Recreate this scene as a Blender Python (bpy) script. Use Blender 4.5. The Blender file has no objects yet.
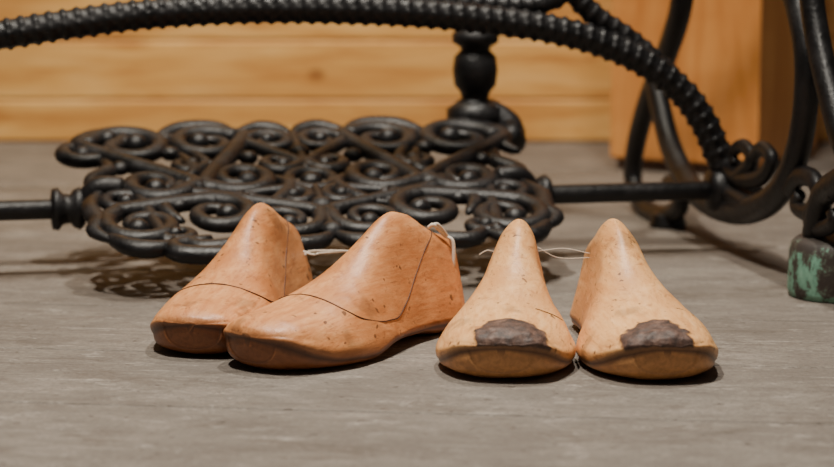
import bpy, math, random
from mathutils import Vector, Matrix, noise
random.seed(4)
sc = bpy.context.scene
F = 2500.0; CAMH = .35; PITCH = math.radians(8.7)

# ------------------------------------------------------------------ helpers
def link(ob, parent=None):
    sc.collection.objects.link(ob)
    if parent: ob.parent = parent
    return ob

def make_mesh(name, V, Fc, mat=None, parent=None, smooth=True):
    me = bpy.data.meshes.new(name); me.from_pydata([tuple(v) for v in V], [], Fc); me.update()
    if smooth:
        for p in me.polygons: p.use_smooth = True
    ob = bpy.data.objects.new(name, me)
    if mat: me.materials.append(mat)
    return link(ob, parent)

def empty(name, loc=(0,0,0), rz=0):
    e = bpy.data.objects.new(name, None); e.location = loc; e.rotation_euler = (0,0,rz)
    e.empty_display_size = .05
    return link(e)

def catmull(P, n):
    P = [Vector(p) for p in P]
    if len(P) == 2:
        return [P[0].lerp(P[1], i/n) for i in range(n+1)]
    out = []
    Q = [P[0]*2-P[1]] + P + [P[-1]*2-P[-2]]
    for i in range(1, len(Q)-2):
        a,b,c,d = Q[i-1],Q[i],Q[i+1],Q[i+2]
        for k in range(n):
            t = k/n
            out.append(.5*((2*b)+(c-a)*t+(2*a-5*b+4*c-d)*t*t+(-a+3*b-3*c+d)*t**3))
    out.append(P[-1]); return out

class Geo:
    def __init__(s): s.V=[]; s.F=[]
    def sweep(s, P, r, n=6, seg=12, flat=1.0, up=Vector((0,0,1)), rend=None, fn=None, smoothpts=True, prof=None):
        pts = catmull(P, n) if smoothpts else [Vector(p) for p in P]
        m = len(pts); base = len(s.V); L = 0
        if rend is None: rend = r
        for i,p in enumerate(pts):
            tan = (pts[min(i+1,m-1)]-pts[max(i-1,0)]).normalized()
            side = up.cross(tan)
            if side.length < 1e-4: side = Vector((1,0,0)).cross(tan)
            side.normalize(); nn = tan.cross(side).normalized()
            if i: L += (p-pts[i-1]).length
            f=i/(m-1)
            rr = r+(rend-r)*f
            if prof: rr=r*prof(f)
            for k in range(seg):
                a = 2*math.pi*k/seg
                q = rr*(fn(L,a) if fn else 1)
                s.V.append(p + side*math.cos(a)*q + nn*math.sin(a)*q*flat)
        for i in range(m-1):
            for k in range(seg):
                a=base+i*seg+k; b=base+i*seg+(k+1)%seg
                s.F.append((a,b,b+seg,a+seg))
        s.F.append(tuple(base+k for k in reversed(range(seg))))
        s.F.append(tuple(base+(m-1)*seg+k for k in range(seg)))
    def ball(s, c, r, flat=1.0, up=Vector((0,0,1)), su=12, sv=8):
        c = Vector(c); up = up.normalized()
        x = up.orthogonal().normalized(); y = up.cross(x)
        base=len(s.V)
        for j in range(1,sv):
            t=math.pi*j/sv
            for k in range(su):
                a=2*math.pi*k/su
                s.V.append(c+(x*math.cos(a)+y*math.sin(a))*r*math.sin(t)+up*r*flat*math.cos(t))
        T=len(s.V); s.V.append(c+up*r*flat); B=len(s.V); s.V.append(c-up*r*flat)
        for j in range(sv-2):
            for k in range(su):
                a=base+j*su+k; b=base+j*su+(k+1)%su
                s.F.append((a,a+su,b+su,b))
        for k in range(su):
            s.F.append((T,base+k,base+(k+1)%su))
            l=base+(sv-2)*su
            s.F.append((B,l+(k+1)%su,l+k))
    def lathe(s, c, prof, seg=32, axis=Vector((0,0,1))):
        c=Vector(c); axis=axis.normalized(); x=axis.orthogonal().normalized(); y=axis.cross(x)
        base=len(s.V); m=len(prof)
        for r,z in prof:
            for k in range(seg):
                a=2*math.pi*k/seg
                s.V.append(c+axis*z+(x*math.cos(a)+y*math.sin(a))*max(r,1e-5))
        for i in range(m-1):
            for k in range(seg):
                a=base+i*seg+k; b=base+i*seg+(k+1)%seg
                s.F.append((a,b,b+seg,a+seg))
        s.F.append(tuple(base+k for k in reversed(range(seg))))
        s.F.append(tuple(base+(m-1)*seg+k for k in range(seg)))
    def torus(s, c, R, r, axis=Vector((0,0,1)), flat=1., su=32, sv=10):
        c=Vector(c); axis=axis.normalized(); x=axis.orthogonal().normalized(); y=axis.cross(x)
        base=len(s.V)
        for i in range(su):
            a=2*math.pi*i/su; d=x*math.cos(a)+y*math.sin(a)
            for k in range(sv):
                b=2*math.pi*k/sv
                s.V.append(c+d*(R+r*math.cos(b))+axis*r*flat*math.sin(b))
        for i in range(su):
            for k in range(sv):
                s.F.append((base+i*sv+k, base+((i+1)%su)*sv+k, base+((i+1)%su)*sv+(k+1)%sv, base+i*sv+(k+1)%sv))
    def box(s, lo, hi, M=None, bev=0):
        x0,y0,z0=lo; x1,y1,z1=hi; b=bev
        base=len(s.V)
        prof=[(z0,b),(z0+b,0),(z1-b,0),(z1,b)] if b else [(z0,0),(z1,0)]
        for z,i in prof:
            for p in ((x0+i,y0+i,z),(x1-i,y0+i,z),(x1-i,y1-i,z),(x0+i,y1-i,z)):
                v=Vector(p); s.V.append(M@v if M else v)
        n=len(prof)
        for i in range(n-1):
            for k in range(4):
                a=base+i*4+k; c=base+i*4+(k+1)%4
                s.F.append((a,c,c+4,a+4))
        s.F.append((base+3,base+2,base+1,base)); t=base+4*(n-1); s.F.append((t,t+1,t+2,t+3))
    def obj(s, name, mat, parent=None, smooth=True):
        return make_mesh(name, s.V, s.F, mat, parent, smooth)

# ------------------------------------------------------------------ materials
def srgb(r,g,b):
    f=lambda c:(c/255/12.92 if c/255<=.04045 else ((c/255+.055)/1.055)**2.4)
    return (f(r),f(g),f(b),1)
def gv(v): return (v,v,v,1)
class M:
    def __init__(s,name):
        s.m=bpy.data.materials.new(name); s.m.use_nodes=True; s.t=s.m.node_tree; s.N=s.t.nodes
        s.b=s.N['Principled BSDF']
    def l(s,a,b): s.t.links.new(a,b)
    def coord(s,scale=(1,1,1),rot=(0,0,0)):
        tc=s.N.new('ShaderNodeTexCoord'); mp=s.N.new('ShaderNodeMapping')
        mp.inputs['Scale'].default_value=scale; mp.inputs['Rotation'].default_value=rot
        s.l(tc.outputs['Object'],mp.inputs['Vector']); return mp.outputs['Vector']
    def noise(s,vec,scale,detail=4,rough=.55,dist=0):
        nd=s.N.new('ShaderNodeTexNoise'); nd.inputs['Scale'].default_value=scale
        nd.inputs['Detail'].default_value=detail; nd.inputs['Roughness'].default_value=rough
        nd.inputs['Distortion'].default_value=dist
        s.l(vec,nd.inputs['Vector']); return nd.outputs['Fac']
    def ramp(s,fac,stops):
        nd=s.N.new('ShaderNodeValToRGB'); e=nd.color_ramp.elements
        e[0].position,e[0].color=stops[0]; e[1].position,e[1].color=stops[-1]
        for p,c in stops[1:-1]:
            x=e.new(p); x.color=c
        s.l(fac,nd.inputs['Fac']); return nd.outputs['Color']
    def mix(s,fac,a,b,mode='MIX'):
        nd=s.N.new('ShaderNodeMix'); nd.data_type='RGBA'; nd.blend_type=mode
        for val,i in ((fac,0),(a,6),(b,7)):
            if isinstance(val,bpy.types.NodeSocket): s.l(val,nd.inputs[i])
            else:
                if i==0 and not isinstance(val,(int,float)): val=val[0]
                nd.inputs[i].default_value=val
        return nd.outputs[2]
    def bump(s,h,strength,dist=.001):
        nd=s.N.new('ShaderNodeBump'); nd.inputs['Strength'].default_value=strength
        nd.inputs['Distance'].default_value=dist; s.l(h,nd.inputs['Height']); s.l(nd.outputs['Normal'],s.b.inputs['Normal'])
    def set(s,**k):
        for a,v in k.items():
            i=s.b.inputs[a.replace('_',' ')]
            if isinstance(v,bpy.types.NodeSocket): s.l(v,i)
            else: i.default_value=v

def mat_iron():
    m=M('black_cast_iron'); c=m.coord()
    n1=m.noise(c,60,5); n2=m.noise(c,300,4)
    m.set(Base_Color=m.ramp(n1,[(.35,srgb(13,12,13)),(.7,srgb(27,25,26))]),Roughness=m.ramp(n1,[(.3,gv(.34)),(.7,gv(.54))]))
    m.b.inputs['Specular IOR Level'].default_value=.38
    m.bump(n2,.6,.001); return m.m
IRON=mat_iron()

def mat_last(name,c1,c2,c3,under):
    m=M(name)
    v=m.coord((1,.14,1)); g=m.noise(v,260,6,.65,.4)
    big=m.noise(m.coord((1,.6,1)),26,5,.65); fine=m.noise(m.coord((1,.3,1)),900,2)
    col=m.ramp(g,[(.3,c1),(.5,c2),(.7,c3)])
    col=m.mix(m.ramp(big,[(.40,gv(0)),(.66,gv(.85))]),col,c1)
    sc1=m.noise(m.coord((1,1,2.5),(0,.5,.4)),75,5,.75,1.0)
    col=m.mix(m.ramp(sc1,[(.56,gv(0)),(.68,gv(.65))]),col,srgb(154,94,56))
    spk=m.noise(m.coord(),150,2,.5)
    col=m.mix(m.ramp(spk,[(.67,gv(0)),(.72,gv(.8))]),col,srgb(80,46,28))
    scr=m.noise(m.coord((1,.06,1),(0,0,.6)),420,3,.6); col=m.mix(m.ramp(scr,[(.64,gv(0)),(.70,gv(.45))]),col,srgb(120,74,46))
    at=m.N.new('ShaderNodeAttribute'); at.attribute_name='wear'
    sp=m.N.new('ShaderNodeSeparateColor'); m.l(at.outputs['Color'],sp.inputs['Color'])
    col=m.mix(sp.outputs['Green'],col,m.ramp(g,[(.3,tuple(x*.65 for x in under[:3])+(1,)),(.6,under)]))
    pc=m.ramp(m.noise(m.coord(),150,6,.7),[(.35,srgb(46,32,27)),(.55,srgb(86,62,52)),(.74,srgb(130,102,86))])
    col=m.mix(sp.outputs['Red'],col,pc)
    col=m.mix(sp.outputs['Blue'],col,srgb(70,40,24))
    r=m.mix(sp.outputs['Red'],gv(.42),gv(.62))
    m.set(Base_Color=col,Roughness=r)
    h=m.mix(.35,fine,g)
    m.bump(h,.35,.0007)
    return m.m

LAST_PALE=mat_last('pale_beech',srgb(204,144,88),srgb(230,174,114),srgb(240,190,134),srgb(206,146,90))
LAST_RED=mat_last('tan_beech',srgb(182,114,64),srgb(212,146,92),srgb(226,166,112),srgb(136,80,46))
def plain(name,c,r=.6):
    m=M(name); n=m.noise(m.coord(),300,3)
    m.set(Base_Color=m.ramp(n,[(.3,tuple(x*.75 for x in c[:3])+(1,)),(.7,c)]),Roughness=r); return m.m
SEAM=plain('seam_dark',srgb(80,46,30)); TWINE=plain('white_twine',srgb(240,228,210),.8)

# ------------------------------------------------------------------ floor
m=M('worn_grey_boards')
rotv=m.coord((.4,1,1)); g=m.noise(rotv,60,7,.75,.3); b=m.noise(m.coord((.7,1.2,1)),8,6,.7)
fn_=m.noise(m.coord((.7,1,1)),380,4,.8)
col=m.ramp(g,[(.32,srgb(104,97,90)),(.52,srgb(134,126,117)),(.72,srgb(152,144,134))])
col=m.mix(m.ramp(b,[(.38,gv(0)),(.60,gv(.8))]),col,srgb(106,98,90))
s2=m.noise(m.coord((.45,1,1)),22,6,.78,.6); col=m.mix(m.ramp(s2,[(.53,gv(0)),(.64,gv(.6))]),col,srgb(88,78,69))
s3=m.noise(m.coord((.5,1,1),(0,0,.12)),46,6,.88); col=m.mix(m.ramp(s3,[(.55,gv(0)),(.66,gv(.65))]),col,srgb(180,172,162))
s4=m.noise(m.coord((.05,1,1),(0,0,-.25)),130,4,.7); col=m.mix(m.ramp(s4,[(.59,gv(0)),(.66,gv(.55))]),col,srgb(88,80,73))
s5=m.noise(m.coord((.04,1,1),(0,0,.5)),160,4,.7); col=m.mix(m.ramp(s5,[(.61,gv(0)),(.68,gv(.5))]),col,srgb(182,174,164))
sk=m.noise(m.coord((.8,1,1)),120,3,.6); col=m.mix(m.ramp(sk,[(.64,gv(0)),(.69,gv(.8))]),col,srgb(62,52,46))
col=m.mix(m.ramp(fn_,[(.38,gv(.55)),(.6,gv(0))]),col,srgb(82,74,68))
m.set(Base_Color=col,Roughness=m.ramp(b,[(.3,gv(.60)),(.7,gv(.8))]))
m.b.inputs['Specular IOR Level'].default_value=.3
m.bump(m.mix(.5,g,fn_),.7,.0025)
FLOORM=m.m
g=Geo(); ang=math.radians(-7)
y=-.93
while y<4.4:
    w=.172
    g.box((-3,y+.0006,-.02),(3.2,y+w-.0006,0),None,.0012); y+=w
g.box((-3,-.9,-.03),(3.2,4.2,-.02))
fl=g.obj('floor',FLOORM,None,False); fl.rotation_euler=(0,0,ang); fl.location=(0,.05,0)

# ------------------------------------------------------------------ walls
def mat_pine(name,c1,c2,c3,vert=False):
    m=M(name); sc_=(1,1,.12) if vert else (.12,1,1)
    g=m.noise(m.coord(sc_),45,5,.6,.6); b=m.noise(m.coord((1,1,3)),3.5,3)
    col=m.ramp(g,[(.32,c1),(.5,c2),(.7,c3)])
    vo=m.N.new('ShaderNodeTexVoronoi'); vo.inputs['Scale'].default_value=7; m.l(m.coord((1,1,1.3)),vo.inputs['Vector'])
    col=m.mix(m.ramp(vo.outputs['Distance'],[(.06,gv(.8)),(.11,gv(0))]),col,srgb(120,66,30))
    col=m.mix(m.ramp(b,[(.4,gv(0)),(.65,gv(.7))]),col,c1)
    m.set(Base_Color=col,Roughness=.45); return m.m
PINE=mat_pine('honey_pine',srgb(190,130,66),srgb(222,170,98),srgb(236,194,126))
POST=mat_pine('orange_pine',srgb(184,114,52),srgb(206,138,72),srgb(216,152,86),True)
WD=3.02
g=Geo(); z=0; hs=[.052,.072,.085]+[.12]*18
for i,h in enumerate(hs):
    g.box((-2.6,WD,z+.0004),(.62,WD+.06,z+h-.0004),None,.003); z+=h
g.obj('wall_back',PINE,None,False)
g=Geo(); g.box((.62,WD+.05,0),(2.4,WD+.12,z)); 
GREY=plain('grey_plaster',srgb(120,110,100),.8); g.obj('wall_right',GREY,None,False)
e=empty('wooden_cabinet',(.368,2.68,0),math.radians(-27))
g=Geo(); g.box((-.172,.0,.012),(0,.20,.9),None,.003); g.obj('carcass',POST,e,False)
g=Geo(); g.box((-.166,.006,0),(-.006,.194,.012)); g.obj('plinth',plain('dark_wood',srgb(70,42,24)),e,False)
g=Geo(); g.box((-.187,-.015,.9),(.015,.215,.925),None,.004); g.obj('top_board',POST,e,False)

# ------------------------------------------------------------------ shoe lasts
def hermite(keys):
    xs=[k[0] for k in keys]; ys=[k[1] for k in keys]; n=len(xs)
    d=[(ys[i+1]-ys[i])/(xs[i+1]-xs[i]) for i in range(n-1)]
    mm=[d[0]]+[0 if d[i-1]*d[i]<=0 else 2*d[i-1]*d[i]/(d[i-1]+d[i]) for i in range(1,n-1)]+[d[-1]]
    def f(x):
        x=min(max(x,xs[0]),xs[-1])
        for i in range(n-1):
            if x<=xs[i+1]: break
        h=xs[i+1]-xs[i]; t=(x-xs[i])/h
        return (ys[i]*(1+2*t)*(1-t)**2+h*mm[i]*t*(1-t)**2+ys[i+1]*t*t*(3-2*t)+h*mm[i+1]*t*t*(t-1))
    return f
fW=hermite([(0,.004),(.006,.0135),(.02,.0225),(.05,.0315),(.1,.0385),(.18,.0445),(.28,.0475),(.36,.0462),(.48,.0395),(.6,.032),(.72,.0285),(.82,.028),(.9,.0268),(.95,.023),(.98,.0165),(.995,.009),(1,.003)])
fT=hermite([(0,.0285),(.01,.0325),(.04,.0365),(.1,.0395),(.2,.0425),(.3,.048),(.4,.0575),(.5,.0715),(.57,.0825),(.63,.0905),(.675,.093),(.74,.0895),(.82,.080),(.9,.0715),(.96,.0665),(.99,.062),(1,.056)])
fE=hermite([(0,.0255),(.03,.0232),(.07,.0185),(.12,.0135),(.2,.0085),(.35,.007),(.5,.011),(.7,.010),(1,.009)])
fB=hermite([(0,.0185),(.015,.0095),(.04,.0040),(.08,.0012),(.14,0),(.34,0),(.55,.0065),(.68,.005),(.8,0),(.95,0),(1,.003)])
def sst(a,b,x):
    t=min(max((x-a)/(b-a),0),1); return t*t*(3-2*t)
LEN=.235
def last_pt(t,h,side,P):
    W=fW(t)*P['w']; T=fT(t)*P['h']; E=fE(t)
    dome=(1-h**2.3)**(1/2.0) if h<1 else 0
    cap=1 if h<.78 else math.sqrt(max(0,1-((h-.78)/.22)**2))
    cone=(1-.70*h**1.15)*cap
    k=sst(.22,.58,t)
    w=W*(dome*(1-k)+cone*k)
    w+=.0012*math.sin(math.pi*min(h/.35,1))*(1-k)
    cx=P['hand']*(.010*math.sin(math.pi*min(t/.9,1))-.004)*1.0 + P['lean']*k*h*h
    return Vector((cx+side*w, t*LEN, E+(T-E)*h))
def last_bot(t,a,P):
    W=fW(t)*P['w']; E=fE(t); B=fB(t)
    ang=a*math.pi/2
    x=math.sin(ang); z=abs(math.cos(ang))**.55
    cx=P['hand']*(.010*math.sin(math.pi*min(t/.9,1))-.004)
    return Vector((cx+x*max(W-.0012,.001), t*LEN+ (.0012 if t<.02 else 0), E-.0004-(E-B)*z))
def build_last(loc,deg,P,mat):
    par=empty('wooden_shoe_last',loc,math.radians(-deg))
    NT,NH,NB=180,32,22
    V=[];col=[];ring=0
    sd=P['seed']
    for i in range(NT+1):
        t=.5-.5*math.cos(math.pi*i/NT)
        row=[]
        for j in range(NH):
            row.append((last_pt(t,math.sin(j/NH*math.pi/2),-1,P),math.sin(j/NH*math.pi/2),0))
        row.append((last_pt(t,1,0,P),1,0))
        for j in range(NH-1,-1,-1):
            row.append((last_pt(t,math.sin(j/NH*math.pi/2),1,P),math.sin(j/NH*math.pi/2),0))
        for j in range(NB+1):
            a=1-2*j/NB
            row.append((last_bot(t,a*.985,P),0,1+ (1 if j in(0,NB) else 0)))
        ring=len(row)
        for p,h,bt in row:
            nz=noise.noise(p*160+Vector((sd,0,0))); nz2=noise.noise(p*45+Vector((0,sd,0)))
            nz3=noise.noise(p*330+Vector((0,0,sd)))
            pm=0
            if P['patch'] and not bt:
                x=(p.x-P['px'])/.0235; yy=(p.y-.009)/P['pl']
                pm=sst(.0,.10,1-abs(x)**2.3-yy*yy+nz*.45+nz2*.45)
                edge=max(0,1-x*x-yy*yy)
                p=p+Vector((0,-.45,.8))*pm*(.0010+.0012*math.sqrt(edge)+.0009*nz+.0004*nz3)
            gm=.9 if bt else 0
            if not bt and t<.5: gm=max(gm,.6*sst(.3,.0,(p.z-fE(t))/.03)*P['edge'])
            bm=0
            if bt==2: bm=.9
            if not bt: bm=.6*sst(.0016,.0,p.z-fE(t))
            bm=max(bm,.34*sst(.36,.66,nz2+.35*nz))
            V.append(p+Vector((nz2,0,nz2))*.0007+Vector((nz,0,nz))*.0002); col.append((pm,gm,bm*(1-pm),1))
    Fc=[]
    for i in range(NT):
        for k in range(ring):
            a=i*ring+k; b=i*ring+(k+1)%ring
            Fc.append((a,b,b+ring,a+ring))
    Fc.append(tuple(reversed(range(ring)))); Fc.append(tuple(NT*ring+k for k in range(ring)))
    ob=make_mesh('body',V,Fc,mat,par)
    at=ob.data.color_attributes.new('wear','FLOAT_COLOR','POINT')
    for i,c in enumerate(col): at.data[i].color=c
    cl=[(.87,.985),(.80,.80),(.70,.50),(.60,.27),(.53,.20),(.46,.26),(.38,.42),(.31,.62),(.27,.86),(.262,.985)]
    f=hermite([(i/9,c[0]) for i,c in enumerate(cl)]) ; h_=hermite([(i/9,c[1]) for i,c in enumerate(cl)])
    r=.00045 if not P['patch'] else .00028
    for s in ((-1,1) if not P['patch'] else (1,)):
        gg=Geo()
        q1=90 if not P['patch'] else 84
        pts=[last_pt(f(q/90),h_(q/90),s,P)+Vector((0,0,.0002)) for q in range(q1+1)]
        gg.sweep(pts,r,seg=6,smoothpts=False); gg.obj('cut_line',SEAM,par)
    if not P['patch']:
        gg=Geo(); pts=[]
        for q in range(25):
            h=.985+.015*(1-abs(q-12)/12); s=-1 if q<12 else 1
            pts.append(last_pt(.262,min(h,1),s,P)+Vector((0,0,.0003)))
        gg.sweep(pts,r,seg=6,smoothpts=False); gg.obj('cut_line',SEAM,par)
    return par
L1=build_last((-.1585,1.704,0),15,dict(w=.95,h=.955,hand=-.3,lean=0,patch=0,px=0,edge=1,seed=3),LAST_RED)
L2=build_last((-.1145,1.658,0),37,dict(w=.97,h=1.0,hand=.3,lean=0,patch=0,px=0,edge=1,seed=9),LAST_RED)
L3=build_last((.0555,1.622,0),5,dict(w=1.0,h=.95,hand=0,lean=.004,patch=1,px=.0065,pl=.021,edge=.2,seed=17),LAST_PALE)
L4=build_last((.1655,1.618,0),-7,dict(w=.98,h=.96,hand=0,lean=-.005,patch=1,px=-.0055,pl=.020,edge=.2,seed=23),LAST_PALE)

# ------------------------------------------------------------------ treadle stand
RZ=math.radians(12)
O=Vector((-.086,2.082,0))
ST=empty('treadle_sewing_machine_stand',O,RZ)
Ri=Matrix.Rotation(-RZ,3,'Z')
camo=Ri@(Vector((0,0,CAMH))-O)
def ray(px,py):
    u=(px-417)/F; v=-(py-233.5)/F
    d=Vector((u, math.cos(PITCH)+v*math.sin(PITCH), -math.sin(PITCH)+v*math.cos(PITCH)))
    return Ri@d
def sy(px,py,c):
    d=ray(px,py); t=(c-camo.y)/d.y; return camo+d*t
def sx(px,py,c=.367):
    d=ray(px,py); t=(c-camo.x)/d.x; return camo+d*t

g=Geo()
X=Vector((1,0,0))
g.sweep([(-.40,.018,.056),(-.185,.018,.056)],.0085,n=20,seg=16)
g.sweep([(.185,.018,.056),(.40,.018,.056)],.0085,n=20,seg=16)
for x in (-.205,.195):
    g.lathe((x-.014,.018,.056),[(.010,0),(.017,.001),(.018,.006),(.013,.010),(.012,.016),(.016,.019),(.018,.024),(.014,.028),(.009,.029)],24,X)
g.obj('treadle_shaft',IRON,ST)
# pedal -------------------------------------------------------------
tilt=math.radians(15)
def pl(u,v,w=0): return Vector((u, v*math.cos(tilt)-w*math.sin(tilt)+.012, .073+v*math.sin(tilt)+w*math.cos(tilt)))
UP=Vector((0,-math.sin(tilt),math.cos(tilt)))
g=Geo()
def scroll(c1,r1,c2,r2,kind,side,t1=1.35,t2=1.35,w=.0062,end=.26,lift=0):
    c1=Vector(c1);c2=Vector(c2); d=c2-c1; th=math.atan2(d.y,d.x); pts=[]
    n1=int(t1*14); n2=int(t2*14)
    for i in range(n1,-1,-1):
        ph=2*math.pi*t1*i/n1; r=r1*(1-(1-end)*i/n1)
        a=th+side*(math.pi/2+ph); pts.append(c1+Vector((math.cos(a),math.sin(a)))*r)
    for i in range(n2+1):
        ph=2*math.pi*t2*i/n2; r=r2*(1-(1-end)*i/n2)
        a=(th-side*math.pi/2+side*ph) if kind=='S' else (th+side*(math.pi/2-ph))
        pts.append(c2+Vector((math.cos(a),math.sin(a)))*r)
    P3=[pl(p.x,p.y,lift) for p in pts]
    g.sweep(P3,w,n=3,seg=12,flat=.8,up=UP,prof=lambda f: .62+.55*math.sin(math.pi*f))
    g.ball(P3[0],w*1.3,.9,UP); g.ball(P3[-1],w*1.3,.9,UP)
def leaf(pts,w):
    g.sweep([pl(a,b) for a,b in pts],w,n=5,seg=10,flat=.8,up=UP,prof=lambda f: .25+1.0*math.sin(math.pi*min(1,f*.85+.12))**.8)
for s in (-1,1):
    q=lambda a,b:(s*a,b)
    scroll(q(.146,.088),.037,q(.132,.000),.030,'S',s,1.4,1.3,.0078,lift=.001)
    scroll(q(.078,.092),.033,q(.060,.012),.031,'S',-s,1.35,1.35,.0076)
    scroll(q(.150,-.080),.034,q(.088,-.062),.031,'C',-s,1.35,1.3,.0076)
    scroll(q(.034,-.078),.031,q(.100,-.004),.014,'S',s,1.35,.8,.0066)
    scroll(q(.022,.094),.022,q(.022,.044),.018,'S',s,1.2,1.1,.0062)
    scroll(q(.100,.046),.016,q(.118,.100),.012,'C',s,1.0,.8,.0055)
    scroll(q(.164,-.032),.018,q(.124,-.100),.014,'S',-s,1.0,.9,.0056)
    scroll(q(.020,-.030),.016,q(.058,-.034),.013,'C',s,1.0,.9,.0055)
    leaf([q(.150,.122),q(.172,.118),q(.188,.100),q(.184,.076),q(.194,.058)],.0072)
    leaf([q(.172,.062),q(.168,.038),q(.184,.016),q(.182,-.010)],.0066)
    leaf([q(.180,-.012),q(.190,-.04),q(.186,-.07),q(.190,-.09),q(.174,-.112)],.0068)
    leaf([q(.180,-.10),q(.164,-.122),q(.142,-.126),q(.124,-.112)],.0074)
    leaf([q(.126,-.108),q(.108,-.128),q(.080,-.122),q(.066,-.102)],.0070)
    leaf([q(.066,-.110),q(.040,-.126),q(.014,-.122),q(0,-.104)],.0070)
    leaf([q(.118,.112),q(.098,.130),q(.066,.132),q(.046,.114)],.0074)
    leaf([q(.048,.118),q(.028,.130),q(.010,.124),q(0,.108)],.0066)
    leaf([q(.104,.07),q(.096,.030),q(.108,.018)],.0060)
    leaf([q(.030,.012),q(.020,-.008),q(.036,-.038),q(.060,-.05)],.0062)
    leaf([q(.12,-.03),q(.13,-.05),q(.118,-.075)],.006)
    for a,b in ((.112,.074),(.046,.060),(.050,.112),(.158,.044),(.118,-.040),(.062,-.086)):
        g.ball(pl(*q(a,b)),.0088,.7,UP)
    g.sweep([pl(s*.16,-.002),pl(s*.18,0,0),Vector((s*.192,.016,.060)),Vector((s*.205,.018,.056))],.010,n=5,seg=12)
g.torus(pl(0,.006),.019,.0062,UP,.8); g.ball(pl(0,.006),.010,.7,UP)
g.ball(pl(0,-.05),.011,.7,UP); g.ball(pl(0,.070),.010,.7,UP); g.ball(pl(0,-.100),.010,.7,UP)
g.sweep([pl(0,-.104),pl(0,-.05),pl(0,-.012)],.0052,n=5,seg=10,up=UP); g.sweep([pl(0,.024),pl(0,.07),pl(0,.11)],.0052,n=5,seg=10,up=UP)
leaf([(-.10,-.112),(-.130,-.122),(-.125,-.138),(-.085,-.142),(-.040,-.132),(-.01,-.118)],.0075)
scroll((-.188,.080),.020,(-.160,.112),.012,'C',-1,1.1,.7,.0068)
g.obj('pedal',IRON,ST)
# pitman bracket
g=Geo()
pc=sy(475,112,.150); zx=pc.x
g.lathe((zx,.150,.100),[(.012,0),(.024,.004),(.026,.010),(.026,.018),(.018,.024),(.012,.028),(.014,.034),(.019,.040),(.0205,.054),(.019,.066),(.013,.072),(.0145,.075),(.021,.079),(.021,.087),(.012,.092),(.008,.10),(.008,.42),(.012,.43),(.012,.45),(.004,.455)],28)
g.sweep([(zx-.010,.150,.112),(zx+.012,.148,.114),(zx+.028,.14,.104),(zx+.030,.13,.090),pl(zx+.022,.11)],.013,n=6,seg=12)
g.sweep([(zx+.02,.145,.094),(zx+.004,.14,.092),pl(zx-.02,.118)],.011,n=6,seg=12)
g.obj('pitman_bracket',IRON,ST)
# studded arch brace --------------------------------------------------
def stud(L,a): return .96+.16*max(0,math.sin(L*2*math.pi/.0115))**.7*abs(math.cos(a*4))**.5
g=Geo()
arch=[(-160,58),(-60,43),(0,35),(70,24),(150,14),(240,9),(330,9),(420,13),(500,21),(560,31),(610,46),(650,66),(684,94),(706,126),(720,158),(738,180)]
A=[sy(a,b,.018) for a,b in arch]
A=[Vector((-.367,.018,A[0].z-.03))]+A
g.sweep(A,.0122,n=40,seg=32,fn=stud,up=Vector((0,1,0)))
g.obj('arch_brace',IRON,ST)
g=Geo()
B=[sy(a,b,.03) for a,b in [(560,-60),(562,-30),(576,-4),(598,18),(630,40),(664,70),(690,100)]]
g.sweep(B,.0095,n=24,seg=24,fn=stud,up=Vector((0,1,0)))
B=[sy(a,b,.03) for a,b in [(180,-6),(260,-6),(330,-5),(400,-4),(450,2),(500,6),(535,5),(560,-4),(575,-25),(570,-60)]]
g.sweep(B,.0085,n=24,seg=24,fn=stud,up=Vector((0,1,0)))
B=[sy(a,b,.03) for a,b in [(562,-60),(565,-160),(500,-330),(380,-480)]]
g.sweep(B,.009,n=24,seg=16,up=Vector((0,1,0)))
g.obj('upper_brace',IRON,ST)
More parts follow.
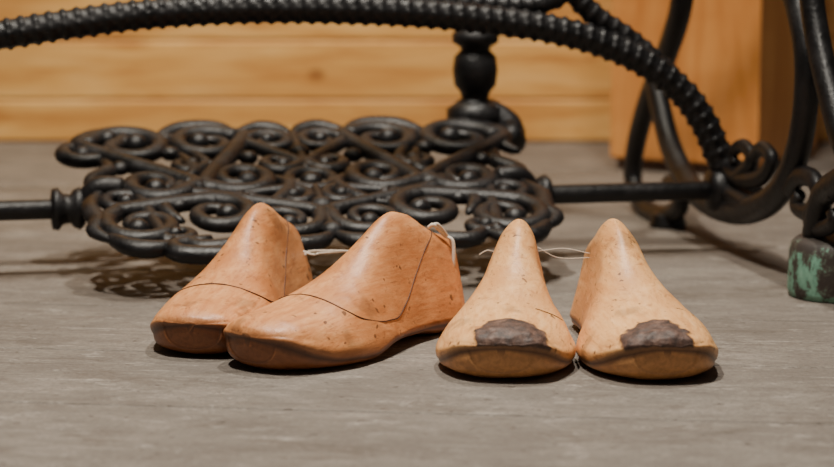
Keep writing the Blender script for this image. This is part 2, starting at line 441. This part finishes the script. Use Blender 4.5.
# side frames ----------------------------------------------------------
def side_frame(name,c,sgn):
    g=Geo(); UPX=Vector((1,0,0))
    def S(pts): 
        out=[]
        for a,b in pts:
            p=sx(a,b,.367); out.append(Vector((c,p.y,p.z)))
        return out
    def sw(pts,r=.0105,rend=None,flat=.8,raw=False):
        g.sweep(pts if raw else S(pts),r,n=10,seg=14,flat=flat,up=UPX,rend=rend)
    sw([(683,-60),(682,0),(668,50),(650,95),(637,140),(633,180),(645,208),(664,216),(680,206),(680,190),(668,184)],.0135,.009)
    sw([(652,60),(660,105),(672,150),(692,188),(722,208),(756,208),(782,188),(798,150),(806,100),(806,50),(796,0),(780,-50)],.0125)
    sw([(738,178),(752,160),(744,146),(733,152),(735,164)],.008,.005)
    sw([(790,188),(800,176),(814,180),(818,198),(808,212),(796,206),(800,194)],.009,.006)
    sw([(716,150),(736,176),(760,178),(772,160),(762,148),(752,158)],.0085,.006)
    sw(S([(812,-60),(812,0),(822,60),(838,125),(850,170)])+[Vector((c,-.222,.085)),Vector((c,-.206,.062)),Vector((c,-.200,.0485))],.0125,.011,raw=True)
    sw([(834,190),(818,202),(810,218),(820,229),(834,222),(832,212)],.009,.006)
    p=S([(668,214)])[0]
    g.sweep([p,Vector((c,p.y,.012)),Vector((c,p.y,.0))],.012,n=6,seg=14,rend=.018,up=Vector((0,1,0)))
    ztop=.66
    pA=S([(683,-60)])[0]; pB=S([(780,-50)])[0]; pC=S([(812,-60)])[0]
    sw([pA,Vector((c,pA.y+.01,.34)),Vector((c,.11,.48)),Vector((c,.19,ztop))],.0115,raw=True)
    sw([pC,Vector((c,pC.y-.01,.36)),Vector((c,-.10,.50)),Vector((c,-.19,ztop))],.0115,raw=True)
    sw([pB,Vector((c,.0,.36)),Vector((c,.06,.42)),Vector((c,.11,.48))],.009,raw=True)
    g.sweep([(c,-.24,ztop),(c,.24,ztop)],.012,n=4,seg=12)
    g.lathe((c-.016,.018,.056),[(.006,0),(.017,.002),(.020,.008),(.020,.024),(.017,.030),(.006,.032)],24,Vector((1,0,0)))
    g.sweep([Vector((c,.018,.056)),S([(756,208)])[0]],.009,n=4,seg=10)
    g.obj(name,IRON,ST)
side_frame('side_frame_right',.367,1)
side_frame('side_frame_left',-.367,-1)
g=Geo(); g.sweep([(-.367,.19,.655),(.367,.19,.655)],.011,n=4,seg=12); g.obj('rear_rail',IRON,ST)

m=M('chipped_green_paint')
n=m.noise(m.coord((1,1,.8)),44,6,.75,.4)
sepz=m.N.new('ShaderNodeSeparateXYZ'); m.l(m.coord(),sepz.inputs[0])
n2=m.N.new('ShaderNodeMath'); n2.operation='MULTIPLY_ADD'; m.l(sepz.outputs['Z'],n2.inputs[0]); n2.inputs[1].default_value=-3.8; m.l(n,n2.inputs[2])
colp=m.ramp(n2.outputs[0],[(.36,srgb(50,43,39)),(.41,srgb(74,74,64)),(.44,srgb(100,146,126)),(.6,srgb(140,182,160))])
m.set(Base_Color=colp,Roughness=.6); m.bump(n,.5,.001); GRN=m.m
wm=Matrix.Rotation(RZ,3,'Z')
def block(lx,ly):
    w=wm@Vector((lx,ly,0))+O
    e=empty('painted_foot_block',(w.x,w.y,0))
    g=Geo(); g.lathe((0,0,0),[(.034,0),(.0410,.001),(.0422,.006),(.0415,.036),(.0395,.043),(.036,.0465),(.020,.0478),(.001,.048)],56); g.obj('block',GRN,e)
block(.389,-.206); block(-.389,-.206)

# ------------------------------------------------------------------ twine
def world_last(par,t,h,s,P,off=0):
    p=last_pt(t,h,s,P); r=par.rotation_euler.z
    return Matrix.Rotation(r,3,'Z')@p+par.location
P2=dict(w=.97,h=1.0,hand=.3,lean=0); P1=dict(w=.95,h=.955,hand=-.3,lean=0)
P3=dict(w=1,h=.95,hand=0,lean=.004); P4=dict(w=.98,h=.96,hand=0,lean=-.005)
par=empty('twine_loops')
def tw(pts,r,name):
    g=Geo(); g.sweep(pts,r,n=8,seg=8); g.obj(name,TWINE,par)
a=world_last(L2,.86,.99,-1,P2); b=world_last(L2,.93,.9,1,P2); V3=Vector
tw([a+V3((.004,0,.001)),a+V3((.008,-.002,.003)),b+V3((-.002,-.002,.006)),b+V3((.004,-.002,.002)),b+V3((.005,-.003,-.010)),b+V3((.0045,-.003,-.020))],.0014,'loop')
tw([a+V3((.006,0,.002)),a+V3((.011,-.001,.0035)),b+V3((.001,-.001,.0045)),b+V3((.004,0,-.004))],.0009,'loop')
c=world_last(L1,.9,.6,1,P1)
tw([c,c+V3((.008,-.003,-.002)),c+V3((.018,-.006,.0)),world_last(L2,.8,.7,-1,P2)],.0008,'strand')
tw([c+V3((0,0,-.004)),c+V3((.010,-.003,.001)),world_last(L2,.8,.66,-1,P2)],.0007,'strand')
d=world_last(L3,.78,.72,1,P3); e_=world_last(L4,.78,.7,-1,P4)
tw([d,d.lerp(e_,.5)+V3((0,0,.003)),e_],.00022,'wire')
tw([d+V3((0,0,.003)),d.lerp(e_,.4)+V3((0,0,-.004)),e_+V3((0,0,-.003))],.00022,'wire')
f_=world_last(L3,.78,.7,-1,P3)
tw([f_,f_+V3((-.007,-.002,.002)),f_+V3((-.013,-.003,-.001))],.0003,'wire')

# ------------------------------------------------------------------ lights
def area(name,loc,tgt,size,en,col,spread=180):
    l=bpy.data.lights.new(name,'AREA'); l.shape='DISK'; l.size=size; l.energy=en; l.color=col; l.spread=math.radians(spread)
    o=bpy.data.objects.new(name,l); link(o); o.location=loc
    o.rotation_euler=(Vector(tgt)-Vector(loc)).to_track_quat('-Z','Y').to_euler(); return o
area('back_wall_light',(-.40,1.25,2.3),(0,1.60,0),.12,20,(1,.93,.82),95)
area('back_wall_light',(.25,2.05,2.3),(0.05,1.75,0),.10,13,(1,.93,.82),100)
area('back_wall_light',(-.3,2.35,1.3),(-.25,3.0,0.25),.3,5.8,(1,.87,.64),110)  # unseen warm light added for the back wall, well below ceiling height
w=bpy.data.worlds.new('World'); sc.world=w; w.use_nodes=True
w.node_tree.nodes['Background'].inputs[0].default_value=(1,.95,.89,1)
w.node_tree.nodes['Background'].inputs[1].default_value=.085

# ------------------------------------------------------------------ camera
cam=bpy.data.cameras.new('camera'); co=bpy.data.objects.new('camera',cam); link(co)
co.location=(0,0,CAMH); co.rotation_euler=(math.pi/2-PITCH,0,0)
cam.sensor_width=36; cam.lens=36*F/834; cam.clip_start=.05
cam.dof.use_dof=True; cam.dof.focus_distance=1.76; cam.dof.aperture_fstop=6.5
sc.camera=co
